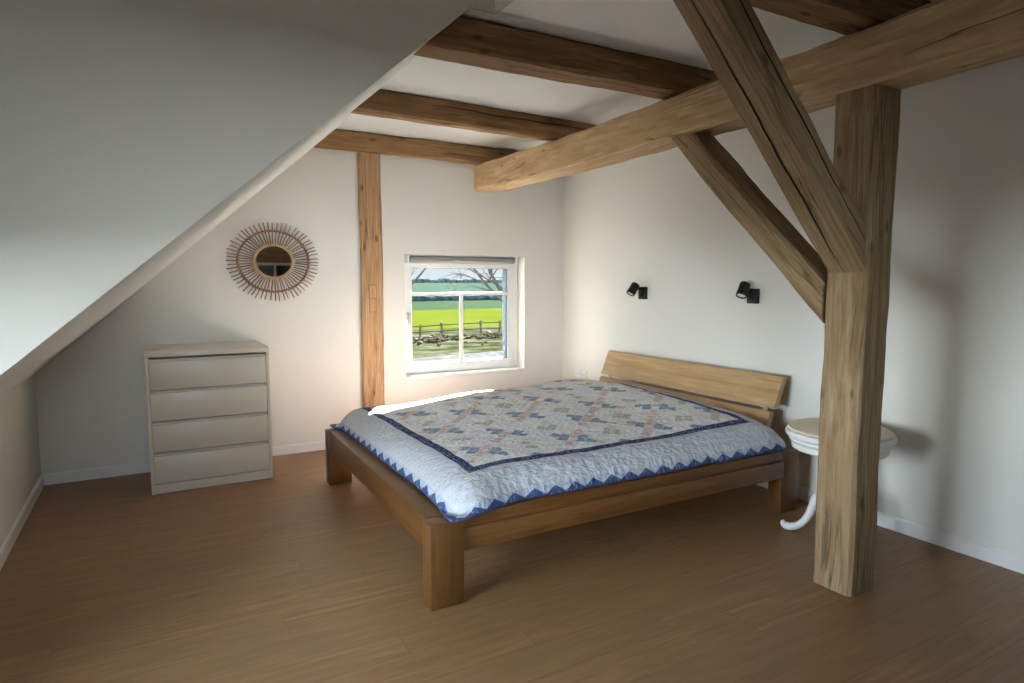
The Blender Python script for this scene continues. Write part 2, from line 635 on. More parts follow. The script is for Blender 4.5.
def wall_with_hole(axis, a0, a1, b0, b1, z0, z1, h0, h1, hz0, hz1):
    """wall slab with one opening; axis 'x' runs along x (b = y range), 'y' along y (b = x range)"""
    bm = bmesh.new()
    def bx(p0, p1, q0, q1):
        if axis == 'x':
            add_box(bm, p0, p1, b0, b1, q0, q1)
        else:
            add_box(bm, b0, b1, p0, p1, q0, q1)
    # one closed frame: outer ring and inner ring, front and back
    def P(p, z, b):
        return (p, b, z) if axis == 'x' else (b, p, z)
    O = [(a0, z0), (a1, z0), (a1, z1), (a0, z1)]
    I = [(h0, hz0), (h1, hz0), (h1, hz1), (h0, hz1)]
    V = {}
    for tagn, ring in (('o', O), ('i', I)):
        for j, (p, z) in enumerate(ring):
            for bi, b in enumerate((b0, b1)):
                V[tagn, j, bi] = bm.verts.new(P(p, z, b))
    for j in range(4):
        k = (j + 1) % 4
        for bi in (0, 1):
            bm.faces.new((V['o', j, bi], V['o', k, bi], V['i', k, bi], V['i', j, bi]))
        bm.faces.new((V['o', j, 0], V['o', k, 0], V['o', k, 1], V['o', j, 1]))
        bm.faces.new((V['i', j, 0], V['i', k, 0], V['i', k, 1], V['i', j, 1]))
    return bm


struct('wall_back', wall_with_hole('x', XD - TH, XR + TH, YB, YB + 0.24, 0.0, 3.1, WX0, WX1, WZ0, WZ1), M['wall'])
struct('wall_right', box(XR, XR + TH, YF - TH, YB, 0.0, 3.1), M['wall'])
struct('wall_front', wall_with_hole('x', 0.8, XR, YF - TH, YF, 0.0, 3.1, 1.15, 3.05, 0.9, 1.80), M['wall'])
FX0, FX1, FZ0, FZ1 = -0.95, 0.45, 1.15, 2.20  # opening for the added fill window
struct('wall_front', wall_with_hole('x', XD - TH, 0.8, YF - TH, YF, 0.0, 3.1, FX0, FX1, FZ0, FZ1), M['wall'])
struct('wall_left', wall_with_hole('y', YF, YC + 0.12, XD - TH, XD, 0.0, 3.1, DY0, DY1, DZ0, DZ1), M['wall'])


def cheek_z(x):
    return 1.565 + 0.874 * x


def gable_z(x):
    return 1.486 + 0.894 * x


# dormer cheek: the upright triangular wall above the roof slope
x_top = (ZC - 1.565) / 0.874
pts = [(XD, 0.0), (XK - 0.06, 0.0), (XK - 0.06, cheek_z(XK - 0.06)), (x_top, ZC), (XS, ZC), (XS, ZD), (XD, ZD)]
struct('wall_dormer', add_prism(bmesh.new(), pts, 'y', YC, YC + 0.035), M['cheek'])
struct('wall_knee', box(XK - 0.1, XK, YC + 0.035, YB, 0.0, cheek_z(XK) + 0.02), M['wall'])

# sloping ceiling between the dormer cheek and the back wall
bm = bmesh.new()
nx, ny = 24, 8
g = []
for j in range(ny + 1):
    row = []
    y = YC + 0.012 + (YB + 0.02 - YC - 0.012) * j / ny
    f = (y - YC) / (YB - YC)
    for i in range(nx + 1):
        x0 = XK - 0.08
        zb = 1.565 + (1.486 - 1.565) * f
        kb = 0.874 + (0.894 - 0.874) * f
        x1 = (ZC + 0.04 - zb) / kb
        x = x0 + (x1 - x0) * i / nx
        row.append((x, y, zb + kb * x))
    g.append(row)
va = [[bm.verts.new(p) for p in row] for row in g]
vb = [[bm.verts.new((p[0] - 0.16, p[1], p[2] + 0.16)) for p in row] for row in g]
for j in range(ny):
    for i in range(nx):
        bm.faces.new((va[j][i], va[j][i + 1], va[j + 1][i + 1], va[j + 1][i]))
        bm.faces.new((vb[j][i], vb[j + 1][i], vb[j + 1][i + 1], vb[j][i + 1]))
for j in range(ny):
    bm.faces.new((va[j][0], va[j + 1][0], vb[j + 1][0], vb[j][0]))
    bm.faces.new((va[j][nx], vb[j][nx], vb[j + 1][nx], va[j + 1][nx]))
for i in range(nx):
    bm.faces.new((va[0][i], vb[0][i], vb[0][i + 1], va[0][i + 1]))
    bm.faces.new((va[ny][i], va[ny][i + 1], vb[ny][i + 1], vb[ny][i]))
struct('ceiling_slope', bm, M['ceil'])

# flat ceiling with the step up into the dormer
pts = [(XS, YF), (XR, YF), (XR, YB), (1.2, YB), (1.2, YC + 0.035), (XS, YC + 0.035)]
struct('ceiling', add_prism(bmesh.new(), pts, 'z', ZC, ZD), M['ceil'])
struct('ceiling_dormer', box(XD, XR, YF, YB, ZD, ZD + 0.15), M['ceil'])

# baseboards
BH = 0.082
def baseboard(name, pts, axis, a0, a1):
    struct(name, add_prism(bmesh.new(), pts, axis, a0, a1), M['pvc'])
prof = lambda y, s: [(y, 0.0), (y - 0.015 * s, 0.0), (y - 0.015 * s, BH - 0.01), (y - 0.006 * s, BH), (y, BH)]
baseboard('baseboard_back', prof(YB, 1), 'x', XK, XR)
baseboard('baseboard_right', prof(XR, 1), 'y', YF, YB - 0.015)
baseboard('baseboard_knee', prof(XK, -1), 'y', YC + 0.04, YB - 0.015)
baseboard('baseboard_left', prof(XD, -1), 'y', YF, YC)

# ---------------------------------------------------------------- window in the back wall
FY = YB + 0.125     # room side of the frame
win = thing('window_1', 'small white square window with glazing bars in the back wall', 'window', ((WX0 + WX1) / 2, FY, WZ0), kind='structure')
wx, wz = WX0 - win.location.x, 0.0
ww, wh = WX1 - WX0, WZ1 - WZ0
def ring_bm(x0, x1, z0, z1, t, y0, y1, tb=None, tt=None, bev=0.006):
    bm = bmesh.new()
    tb = tb or t
    tt = tt or t
    add_box(bm, x0, x0 + t, y0, y1, z0, z1, bev)
    add_box(bm, x1 - t, x1, y0, y1, z0, z1, bev)
    add_box(bm, x0 + t - 0.004, x1 - t + 0.004, y0, y1, z0, z0 + tb, bev)
    add_box(bm, x0 + t - 0.004, x1 - t + 0.004, y0, y1, z1 - tt, z1, bev)
    return bm
hw = ww / 2
mesh_obj('window_frame', ring_bm(-hw, hw, 0.0, wh, 0.055, 0.012, 0.08), M['pvc'], win, 40)
sash = mesh_obj('sash', ring_bm(-hw + 0.035, hw - 0.042, 0.020, wh - 0.030, 0.082, 0.0, 0.065, 0.082, 0.09), M['pvc'], win, 40)
GX0, GX1 = 2.168 - win.location.x, 3.212 - win.location.x
GZ0, GZ1 = 0.688 - WZ0, 1.612 - WZ0
bm = bmesh.new()
zb = 1.357 - WZ0
add_box(bm, GX0 - 0.01, GX1 + 0.01, 0.003, 0.0122, zb - 0.016, zb + 0.016, 0.002)
add_box(bm, 2.685 - win.location.x - 0.019, 2.685 - win.location.x + 0.019, 0.003, 0.0122, GZ0 - 0.01, zb - 0.012, 0.002)
mesh_obj('glazing_bar', bm, M['pvc'], sash, 40)
mesh_obj('seal', ring_bm(GX0 - 0.006, GX1 + 0.006, GZ0 - 0.006, GZ1 + 0.006, 0.007, 0.008, 0.0125, bev=0.001), M['rubber'], sash)
mesh_obj('glass', box(GX0 - 0.02, GX1 + 0.02, 0.0125, 0.0165, GZ0 - 0.02, GZ1 + 0.02), M['glass'], win)
mesh_obj('outer_bead', ring_bm(GX0 - 0.012, GX1 + 0.012, GZ0 - 0.012, GZ1 + 0.012, 0.0165, 0.018, 0.080, bev=0.001), M['brown_frame'], win)
bm = bmesh.new()
hx = 2.087 - win.location.x + 0.035
add_box(bm, hx - 0.014, hx + 0.014, -0.012, 0.002, 0.53, 0.60, 0.004)
add_box(bm, hx - 0.010, hx + 0.010, -0.050, -0.010, 0.580, 0.600, 0.004)
add_box(bm, hx - 0.011, hx + 0.011, -0.058, -0.038, 0.465, 0.600, 0.006)
mesh_obj('handle', bm, M['steel'], win, 40)
bm = bmesh.new()
add_box(bm, -hw - 0.02, hw + 0.02, -0.125 - 0.006, 0.012, -0.030, -0.002, 0.003)
mesh_obj('sill', bm, M['pvc'], win, 40)
bm = bmesh.new()
add_box(bm, 3.207 - win.location.x, hw, 0.082, 0.112, 0.0, wh, 0.002)
add_box(bm, -hw, -hw + 0.052, 0.082, 0.112, 0.0, wh, 0.002)
add_box(bm, -hw, hw, 0.082, 0.112, wh - 0.03, wh, 0.002)
mesh_obj('outer_reveal', bm, M['brown_frame'], win)
bm = bmesh.new()
for z in (0.09, 0.95):
    add_tube(bm, [(hw - 0.040, -0.008, z), (hw - 0.040, -0.008, z + 0.08)], 0.009, 10)
mesh_obj('hinge', bm, M['pvc'], win, 40)

# roller blind
bl = thing('roller_blind', 'rolled up grey roller blind along the top of the small window', 'blind', ((WX0 + WX1) / 2, FY - 0.001, WZ1 - 0.085))
bm = bmesh.new()
add_tube(bm, [(-hw + 0.075, -0.045, 0.045), (hw - 0.085, -0.045, 0.045)], 0.031, 20)
mesh_obj('fabric_roll', bm, M['blind'], bl, 40)
for s in (-1, 1):
    bx = s * (hw - 0.062) - 0.005
    mesh_obj('bracket', box(bx - 0.010, bx + 0.010, -0.080, 0.0, 0.008, 0.083, 0.004), M['pvc'], bl, 40)
mesh_obj('hem_bar', box(-hw + 0.08, hw - 0.09, -0.030, -0.016, -0.006, 0.014, 0.004), M['pvc'], bl, 40)

# ---------------------------------------------------------------- dormer window (out of the frame, on the left)
w3 = thing('window_2', 'wide white dormer window', 'window', (XD - 0.12, (DY0 + DY1) / 2, DZ0), kind='structure')
hy, dh = (DY1 - DY0) / 2, DZ1 - DZ0
bm = bmesh.new()
for (y0, y1, z0, z1) in ((-hy, -hy + 0.07, 0, dh), (hy - 0.07, hy, 0, dh), (-hy, hy, 0, 0.07), (-hy, hy, dh - 0.07, dh), (-0.05, 0.05, 0, dh)):
    add_box(bm, -0.06, 0.02, y0, y1, z0, z1, 0.005)
mesh_obj('window_frame', bm, M['pvc'], w3, 40)
mesh_obj('glass', box(-0.024, -0.018, -hy + 0.05, hy - 0.05, 0.05, dh - 0.05), M['glass'], w3)

w5 = thing('window_fill', 'unseen white window behind the camera, added to brighten the room', 'window', ((FX0 + FX1) / 2, YF - 0.12, FZ0), kind='structure')  # unseen window, added so that sky light reaches the dormer cheek
hx5, h5 = (FX1 - FX0) / 2, FZ1 - FZ0
bm = bmesh.new()
for (x0, x1, z0, z1) in ((-hx5, -hx5 + 0.07, 0, h5), (hx5 - 0.07, hx5, 0, h5), (-hx5, hx5, 0, 0.07), (-hx5, hx5, h5 - 0.07, h5), (-0.04, 0.04, 0, h5)):
    add_box(bm, x0, x1, -0.03, 0.03, z0, z1, 0.005)
mesh_obj('window_frame', bm, M['pvc'], w5, 40)
mesh_obj('glass', box(-hx5 + 0.05, hx5 - 0.05, -0.004, 0.004, 0.05, h5 - 0.05), M['glass'], w5)

# inner window in the wall behind the camera (seen in the mirror)
w4 = thing('window_3', 'dark glazed panel with white bars behind the camera', 'window', (2.1, YF - 0.12, 0.9), kind='structure')
bm = bmesh.new()
for x in (-0.925, -0.45, 0.0, 0.45, 0.925):
    add_box(bm, x - 0.025, x + 0.025, -0.02, 0.04, 0.0, 0.9, 0.004)
for z in (0.025, 0.875):
    add_box(bm, -0.95, 0.95, -0.02, 0.04, z - 0.025, z + 0.025, 0.004)
mesh_obj('window_frame', bm, M['pvc'], w4, 40)
mesh_obj('pane', box(-0.94, 0.94, -0.012, 0.0, 0.01, 0.89), M['dark_pane'], w4)

# ================================================================== timbers
JL = 3.795
JW, JT = 0.19, 0.166
zj = 2.606 + JT / 2
def joist_x0(y, z=2.69):
    f = (y - YC) / (YB - YC)
    zb0 = 1.565 + (1.486 - 1.565) * f
    kb = 0.874 + 0.02 * f
    return (z - zb0) / kb - 0.03
beam('ceiling_joist', (joist_x0(3.02), 3.02, zj), (JL, 3.02, zj), 0.20, JT, M['joist_near'], 1.3,
     'dark ceiling joist with a long split underside, beside the shaded dormer wall', 'beam', group='ceiling joists', cut0=1.12)
beam('ceiling_joist', (joist_x0(4.40), 4.34, zj), (JL, 4.44, zj), 0.115, JT, M['joist_mid'], 5.7,
     'middle dark ceiling joist with a glowing sunlit underside', 'beam', group='ceiling joists', cut0=1.12)
beam('ceiling_joist', (joist_x0(5.60), YB - 0.037, 2.686), (JL, YB - 0.037, 2.686), 0.074, 0.166, M['dark_beam'], 9.1,
     'thin ceiling joist against the back wall resting on the wall post', 'beam', group='ceiling joists', cut0=1.12)
beam('ceiling_joist', (XS + 0.04, 1.815, zj), (JL, 1.815, zj), 0.20, JT, M['dark_beam'], 12.9,
     'ceiling joist in the top right corner behind the big slanting brace', 'beam', group='ceiling joists')
beam('purlin', (2.885, YB - 0.002, 2.462), (2.885, YF + 0.01, 2.475), 0.225, 0.244, M['pale_beam'], 20.4,
     'thick pale purlin beam running from the back wall above the bed', 'beam', side=(1, 0, 0), rough=0.010, wobble=0.020)
wp = beam('wall_post', (1.733, YB - 0.026, 0.001), (1.728, YB - 0.026, 2.600), 0.205, 0.038, M['post_beam'], 31.0,
     'upright honey coloured timber post on the back wall left of the window', 'post', side=(1, 0, 0), rough=0.005, wobble=0.014, wobz=0.0)
for k, z in enumerate((1.389, 1.266)):
    p = mesh_obj('peg_patch', box(z - 0.056, z + 0.056, -0.028, 0.030, -0.0265, -0.016, 0.002), M['post_beam'], wp)
    mesh_obj('joint_line', box(z - 0.062, z + 0.062, -0.0325, 0.0345, -0.0245, -0.012), M['dark_beam'], p)
beam('diagonal_brace', (1.805, 1.81, 2.600), (2.775, 1.81, 1.630), 0.185, 0.155, M['brace_split'], 43.2,
     'big grey brown diagonal brace crossing in front of the purlin', 'beam', group='diagonal braces', cut0=1.0, cut1=-1.0)
beam('diagonal_brace', (2.882, 2.891, 2.342), (2.882, 1.925, 1.376), 0.19, 0.134, M['grey_beam'], 52.8,
     'shorter brown diagonal brace rising to the underside of the pale purlin', 'beam', side=(1, 0, 0), group='diagonal braces', cut0=1.0, cut1=-1.0)
beam('support_post', (2.885, 1.815, 0.001), (2.885, 1.815, 2.334), 0.20, 0.20, M['grey_beam'], 61.5,
     'upright timber post under the purlin where both braces end', 'post', side=(1, 0, 0))
beam('lintel_beam', (0.9, YF + 0.065, 2.05), (3.6, YF + 0.065, 2.05), 0.10, 0.46, M['post_beam'], 71.5,
     'wooden lintel beam over the dark glazing behind the camera', 'beam')

# ================================================================== bed
BX0, BX1, BY0, BY1 = 1.035, 3.605, 2.565, 4.70
LZ, RZ0, RZ1 = 0.397, 0.240, 0.400
bed = thing('bed', 'solid oak double bed with chunky block legs and a slanted headboard', 'bed', ((BX0 + BX1) / 2, (BY0 + BY1) / 2, 0.0))
cx, cy = bed.location.x, bed.location.y
LW, LD = 0.165, 0.10
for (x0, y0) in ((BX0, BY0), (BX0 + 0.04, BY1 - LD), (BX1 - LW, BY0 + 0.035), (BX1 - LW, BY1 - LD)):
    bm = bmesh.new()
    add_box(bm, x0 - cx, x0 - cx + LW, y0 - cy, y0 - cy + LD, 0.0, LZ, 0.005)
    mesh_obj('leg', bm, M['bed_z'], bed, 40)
# foot rail: outer face set back from the legs
bm = bmesh.new()
def skew_box(bm, xa, xb, w, y0, y1, z0, z1, bev):
    """box along y whose x start drifts from xa (at y0) to xb (at y1)"""
    vs = []
    for z in (z0, z1):
        for (y, x) in ((y0, xa), (y1, xb)):
            for dx in (0.0, w):
                vs.append(bm.verts.new((x + dx - cx, y - cy, z)))
    f = [(0, 1, 3, 2), (4, 6, 7, 5), (0, 4, 5, 1), (2, 3, 7, 6), (0, 2, 6, 4), (1, 5, 7, 3)]
    fs = [bm.faces.new([vs[i] for i in q]) for q in f]
    bmesh.ops.bevel(bm, geom=list({ed for q in fs for ed in q.edges}), offset=bev, segments=2, affect='EDGES', profile=0.5)
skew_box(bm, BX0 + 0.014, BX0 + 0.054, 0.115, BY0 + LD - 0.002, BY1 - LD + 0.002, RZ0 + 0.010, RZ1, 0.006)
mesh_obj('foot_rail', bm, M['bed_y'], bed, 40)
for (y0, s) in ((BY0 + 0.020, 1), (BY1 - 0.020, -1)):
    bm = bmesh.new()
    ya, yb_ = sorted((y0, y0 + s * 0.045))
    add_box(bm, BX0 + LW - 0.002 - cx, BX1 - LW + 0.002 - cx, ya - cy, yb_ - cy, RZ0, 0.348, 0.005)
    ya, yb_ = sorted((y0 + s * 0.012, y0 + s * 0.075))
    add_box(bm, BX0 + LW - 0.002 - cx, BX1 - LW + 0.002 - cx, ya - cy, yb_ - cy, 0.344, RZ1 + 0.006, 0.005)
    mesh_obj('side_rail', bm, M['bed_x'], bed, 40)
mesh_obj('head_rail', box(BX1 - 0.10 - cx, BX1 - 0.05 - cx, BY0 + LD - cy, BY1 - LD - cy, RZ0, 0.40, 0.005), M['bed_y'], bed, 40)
bm = bmesh.new()
for i in range(12):
    x = BX0 + 0.26 + i * 0.185
    add_box(bm, x - 0.04 - cx, x + 0.04 - cx, BY0 + 0.06 - cy, BY1 - 0.06 - cy, 0.262, 0.284, 0.003)
mesh_obj('slats', bm, M['bed_y'], bed, 40)


def plank(y0, y1, z0, z1, xb, lean, th, wave, seed):
    """leaning board with a live (wavy) upper edge; grain along y"""
    bm = bmesh.new()
    n = 40
    rows = []
    for i in range(n + 1):
        y = y0 + (y1 - y0) * i / n
        zt = z1 + wave * (noise.noise(Vector((y * 2.1, seed, 0))) + 0.4 * noise.noise(Vector((y * 5.0, seed, 3))))
        sec = []
        for (z, dx) in ((z0, 0.0), (z0, th), (zt - 0.006, th), (zt, th - 0.010), (zt, 0.008), (zt - 0.008, 0.0)):
            sec.append(bm.verts.new((xb + (z - z0) * lean + dx - cx, y - cy, z)))
        rows.append(sec)
    for a, b in zip(rows, rows[1:]):
        for k in range(6):
            bm.faces.new((a[k], b[k], b[(k + 1) % 6], a[(k + 1) % 6]))
    bm.faces.new(rows[0])
    bm.faces.new(rows[-1][::-1])
    return bm
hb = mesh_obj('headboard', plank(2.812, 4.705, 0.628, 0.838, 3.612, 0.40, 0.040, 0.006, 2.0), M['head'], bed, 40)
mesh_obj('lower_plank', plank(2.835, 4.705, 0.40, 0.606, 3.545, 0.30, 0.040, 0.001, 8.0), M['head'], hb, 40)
for y in (2.895, 4.60):
    bm = bmesh.new()
    add_box(bm, 3.622 - cx, 3.640 - cx, y - 0.012 - cy, y + 0.012 - cy, 0.595, 0.640, 0.002)
    mesh_obj('bracket', bm, M['steel'], hb)


# ================================================================== quilt
QX0, QX1, QY0, QY1 = 1.130, 3.500, 2.545, 4.765


def smooth01(t):
    t = max(0.0, min(1.0, t))
    return t * t * (3 - 2 * t)


def quilt_z(x, y):
    dl, dr, df, db = x - QX0, QX1 - x, y - QY0, QY1 - y
    RR = 0.23
    a = max(0.0, RR - dl)
    b = max(0.0, RR - min(df, db))
    dd = max(0.0, RR - math.hypot(a, b))
    t = 1.0 - dd / RR
    prof_ = (max(0.0, 1.0 - t ** 2.3)) ** 0.62
    z = 0.412 + 0.140 * prof_
    inner = min(dl, df, db)
    z += 0.038 * smooth01((inner - 0.12) / 0.75)
    # pillows under the cover at the head end
    z += 0.040 * math.exp(-((x - 3.22) / 0.42) ** 2) * smooth01((min(df, db) - 0.06) / 0.32)
    # the cover lies thicker along the window side
    z += 0.058 * smooth01((x - 1.35) / 1.0) * smooth01((y - 3.2) / 1.0) * smooth01((db - 0.02) / 0.26) * (1 - 0.75 * smooth01((x - 3.05) / 0.40))
    # the head edge tucks down towards the headboard
    z -= 0.030 * (1 - smooth01(dr / 0.10)) * prof_
    w = noise.noise(Vector((x * 2.3, y * 2.3, 1.0))) * 0.010 + noise.noise(Vector((x * 6.0, y * 5.0, 4.0))) * 0.005
    w += noise.noise(Vector((x * 17.0, y * 17.0, 9.0))) * 0.0022
    return z + w * smooth01(dd / 0.10) + 0.004 * noise.noise(Vector((x * 9, y * 9, 2)))


def spaced(a0, a1, near0, near1):
    out = [a0]
    p = a0
    while p < a1 - 1e-6:
        d = min(p - a0 if near0 else 9, a1 - p if near1 else 9)
        p = min(a1, p + (0.006 if d < 0.10 else 0.010 if d < 0.25 else 0.016))
        out.append(p)
    if out[-1] - out[-2] < 0.003:
        out.pop(-2)
    return out


def quilt_mesh():
    xs = spaced(QX0, QX1, True, True)
    ys = spaced(QY0, QY1, True, True)
    bm = bmesh.new()
    vs = []
    for y in ys:
        row = []
        for x in xs:
            # scalloped, slightly wavy hem
            far_l = smooth01(min(y - QY0, QY1 - y) / 0.45)
            far_f = smooth01((x - QX0) / 0.45)
            pull_l = 0.030 * far_l * (1 - smooth01((x - QX0) / 0.30))
            pull_f = 0.075 * far_f * (1 - smooth01((y - QY0) / 0.30))
            hx_ = pull_l + 0.010 * noise.noise(Vector((y * 3.0, 5.0, 0.0))) * (1 - smooth01((x - QX0) / 0.25))
            hy_ = pull_f + 0.010 * noise.noise(Vector((x * 3.0, 8.0, 0.0))) * (1 - smooth01((y - QY0) / 0.25))
            row.append(bm.verts.new((x + hx_, y + hy_, quilt_z(x, y))))
        vs.append(row)
    for j in range(len(ys) - 1):
        for i in range(len(xs) - 1):
            bm.faces.new((vs[j][i], vs[j][i + 1], vs[j + 1][i + 1], vs[j + 1][i]))
    me = bpy.data.meshes.new('quilt')
    bm.to_mesh(me)
    bm.free()
    # cloth coordinates: arc length in from each hem
    def arcs(fixed, line, along_x):
        pass
    nxv, nyv = len(xs), len(ys)
    co = [v.co.copy() for v in me.vertices]
    left = [0.0] * len(co)
    front = [0.0] * len(co)
    back = [0.0] * len(co)
    right = [0.0] * len(co)
    for j in range(nyv):
        acc = 0.0
        for i in range(1, nxv):
            acc += (co[j * nxv + i] - co[j * nxv + i - 1]).length
            left[j * nxv + i] = acc
        for i in range(nxv):
            right[j * nxv + i] = left[j * nxv + nxv - 1] - left[j * nxv + i]
    for i in range(nxv):
        acc = 0.0
        for j in range(1, nyv):
            acc += (co[j * nxv + i] - co[(j - 1) * nxv + i]).length
            front[j * nxv + i] = acc
        for j in range(nyv):
            back[j * nxv + i] = front[(nyv - 1) * nxv + i] - front[j * nxv + i]
    for nm, data in (('from_foot', left), ('from_head', right), ('from_front', front), ('from_back', back)):
        at = me.attributes.new(nm, 'FLOAT', 'POINT')
        at.data.foreach_set('value', data)
    for p in me.polygons:
        p.use_smooth = True
    return me


def quilt_mat():
    t = NT('patchwork_quilt')
    def attr(n):
        k = t.n.new('ShaderNodeAttribute')
        k.attribute_name = n
        return k.outputs['Fac']
    L, H, F, B = attr('from_foot'), attr('from_head'), attr('from_front'), attr('from_back')
    u = t.sep(t.obj())[0]
    v = t.sep(t.obj())[1]
    dx = t.math('MINIMUM', L, t.math('ADD', H, 0.075))
    dy = t.math('MINIMUM', F, B)
    d = t.math('MINIMUM', dx, dy)
    on_x = t.math('LESS_THAN', dx, dy)           # 1 where the hem runs along y
    run = t.math('ADD', t.math('MULTIPLY', on_x, v), t.math('MULTIPLY', t.math('SUBTRACT', 1.0, on_x), u))
    cloth = t.comb(u, v, 0.0)
    # ---- patchwork field of small diamonds
    wob = t.noise(cloth, 9.0, 2.0, col=True)
    ws = t.sep(wob)
    w2 = t.sep(t.noise(cloth, 42.0, 2.0, 0.6, col=True))
    def warp(p, a_, b_):
        p = t.math('ADD', p, t.math('MULTIPLY', t.math('SUBTRACT', a_, 0.5), 0.050))
        return t.math('ADD', p, t.math('MULTIPLY', t.math('SUBTRACT', b_, 0.5), 0.040))
    uu = warp(u, ws[0], w2[0])
    vv = warp(v, ws[1], w2[1])
    A, Bq = 0.084, 0.078
    a = t.math('DIVIDE', uu, A)
    b = t.math('DIVIDE', vv, Bq)
    i = t.math('FLOOR', t.math('ADD', a, b))
    j = t.math('FLOOR', t.math('SUBTRACT', a, b))
    sx = t.math('ADD', i, j)      # constant along y
    sy = t.math('SUBTRACT', i, j)  # constant along x
    def fmod(p, n):
        return t.math('FLOORED_MODULO', p, n)
    def eq(p, n, tol=0.4):
        return t.math('COMPARE', p, n, tol)
    fine = t.noise(cloth, 95.0, 2.0, 0.6)
    fine2 = t.ramp(fine, [(0.38, 0.0), (0.60, 1.0)])
    rnd = t.white(t.comb(i, j, 1.0))
    base = t.ramp(rnd, [(0.0, (0.78, 0.78, 0.78)), (0.34, (0.76, 0.71, 0.70)), (0.46, (0.79, 0.79, 0.78)), (0.72, (0.68, 0.73, 0.78)), (0.80, (0.77, 0.76, 0.74)), (0.92, (0.69, 0.72, 0.66))], 'CONSTANT')
    speck = t.ramp(t.white(t.comb(i, j, 4.0)), [(0.0, (0.58, 0.62, 0.68)), (0.4, (0.66, 0.56, 0.54)), (0.7, (0.56, 0.60, 0.54))], 'CONSTANT')
    base = t.mix(t.math('MULTIPLY', t.math('SUBTRACT', 1.0, fine2), 0.22), base, speck)
    bi = fmod(i, 7.0)
    bj = fmod(j, 7.0)
    fa = t.math('ABSOLUTE', t.math('SUBTRACT', t.math('FRACT', t.math('ADD', a, b)), 0.5))
    fb = t.math('ABSOLUTE', t.math('SUBTRACT', t.math('FRACT', t.math('SUBTRACT', a, b)), 0.5))
    inset = t.ramp(t.math('MAXIMUM', fa, fb), [(0.36, 1.0), (0.47, 0.35)])
    h1 = t.white(t.comb(i, j, 11.0))
    red = t.math('MAXIMUM', eq(bj, 0.0), t.math('MULTIPLY', eq(bi, 0.0), t.math('GREATER_THAN', h1, 0.62)))
    green = t.math('MULTIPLY', t.math('MAXIMUM', eq(bj, 3.0), eq(bj, 4.0)), t.math('MAXIMUM', eq(bi, 3.0), eq(bi, 4.0)))
    green = t.math('MULTIPLY', green, t.math('GREATER_THAN', h1, 0.25))
    b1 = t.math('MAXIMUM', eq(bj, 1.0), eq(bj, 6.0))
    b2 = t.math('MAXIMUM', t.math('MULTIPLY', eq(bj, 2.0), eq(bi, 0.0)), t.math('MULTIPLY', eq(bj, 5.0), eq(bi, 1.0)))
    blue = t.math('MAXIMUM', b2, t.math('MULTIPLY', b1, t.math('MAXIMUM', eq(bi, 0.0), eq(bi, 1.0))))
    keep = t.math('GREATER_THAN', t.white(t.comb(i, j, 8.0)), 0.36)
    red = t.math('MULTIPLY', t.math('MULTIPLY', red, keep), inset)
    green = t.math('MULTIPLY', green, inset)
    blue = t.math('MULTIPLY', blue, t.math('ADD', 0.35, t.math('MULTIPLY', inset, 0.65)))
    redc = t.mix(fine2, (0.46, 0.150, 0.105), (0.70, 0.56, 0.52))
    grnc = t.mix(fine2, (0.235, 0.300, 0.195), (0.60, 0.62, 0.54))
    bluc = t.mix(t.math('MULTIPLY', fine2, 0.62), (0.085, 0.145, 0.290), (0.42, 0.50, 0.64))
    c = t.mix(t.math('MULTIPLY', red, 0.68), base, redc)
    c = t.mix(t.math('MULTIPLY', green, 0.85), c, grnc)
    c = t.mix(t.math('MULTIPLY', blue, 0.92), c, bluc)
    # ---- plain outer border
    border = (0.535, 0.545, 0.580)
    c = t.mix(t.math('LESS_THAN', d, 0.250), c, border)
    # ---- navy strip with small dots
    in_strip = t.math('MULTIPLY', t.math('GREATER_THAN', d, 0.232), t.math('LESS_THAN', d, 0.286))
    dots = t.voronoi(cloth, 44.0, rand=0.35)
    navy = t.mix(t.ramp(dots, [(0.22, 0.8), (0.32, 0.0)]), (0.036, 0.052, 0.130), (0.36, 0.40, 0.52))
    c = t.mix(in_strip, c, navy)
    # ---- saw tooth hem
    tri = t.math('PINGPONG', t.math('DIVIDE', run, 0.060), 1.0)
    tooth = t.math('LESS_THAN', d, t.math('ADD', 0.010, t.math('MULTIPLY', tri, 0.036)))
    teeth_white = t.math('LESS_THAN', d, 0.052)
    lace = t.mix(t.math('MULTIPLY', fine2, 0.6), (0.38, 0.43, 0.52), border)
    c = t.mix(teeth_white, c, lace)
    hemblue = t.mix(t.ramp(t.voronoi(cloth, 80.0), [(0.22, 0.6), (0.34, 0.0)]), (0.062, 0.092, 0.205), (0.30, 0.36, 0.50))
    c = t.mix(tooth, c, hemblue)
    t.set(Base_Color=c, Roughness=0.95)
    t.b.inputs['Specular IOR Level'].default_value = 0.08
    # ---- stitched relief
    st = t.voronoi(t.mapping(cloth, scale=(1, 1, 1)), 36.0, 'SMOOTH_F1')
    seam = t.math('MULTIPLY', t.noise(cloth, 22.0, 3.0, 0.6), 0.9)
    diag = t.wave(t.mapping(cloth, rot=(0, 0, R(45))), 9.0, 0.8, 1.0, 2.0, 'X')
    hgt = t.math('ADD', t.math('MULTIPLY', st, -0.7), t.math('ADD', seam, t.math('MULTIPLY', diag, 0.07)))
    crinkle = t.noise(t.mapping(cloth, scale=(1.0, 2.6, 1)), 16.0, 5.0, 0.62, 0.6)
    hgt = t.math('ADD', hgt, t.math('MULTIPLY', crinkle, 1.6))
    t.bump(hgt, 0.75, 0.016)
    return t.m


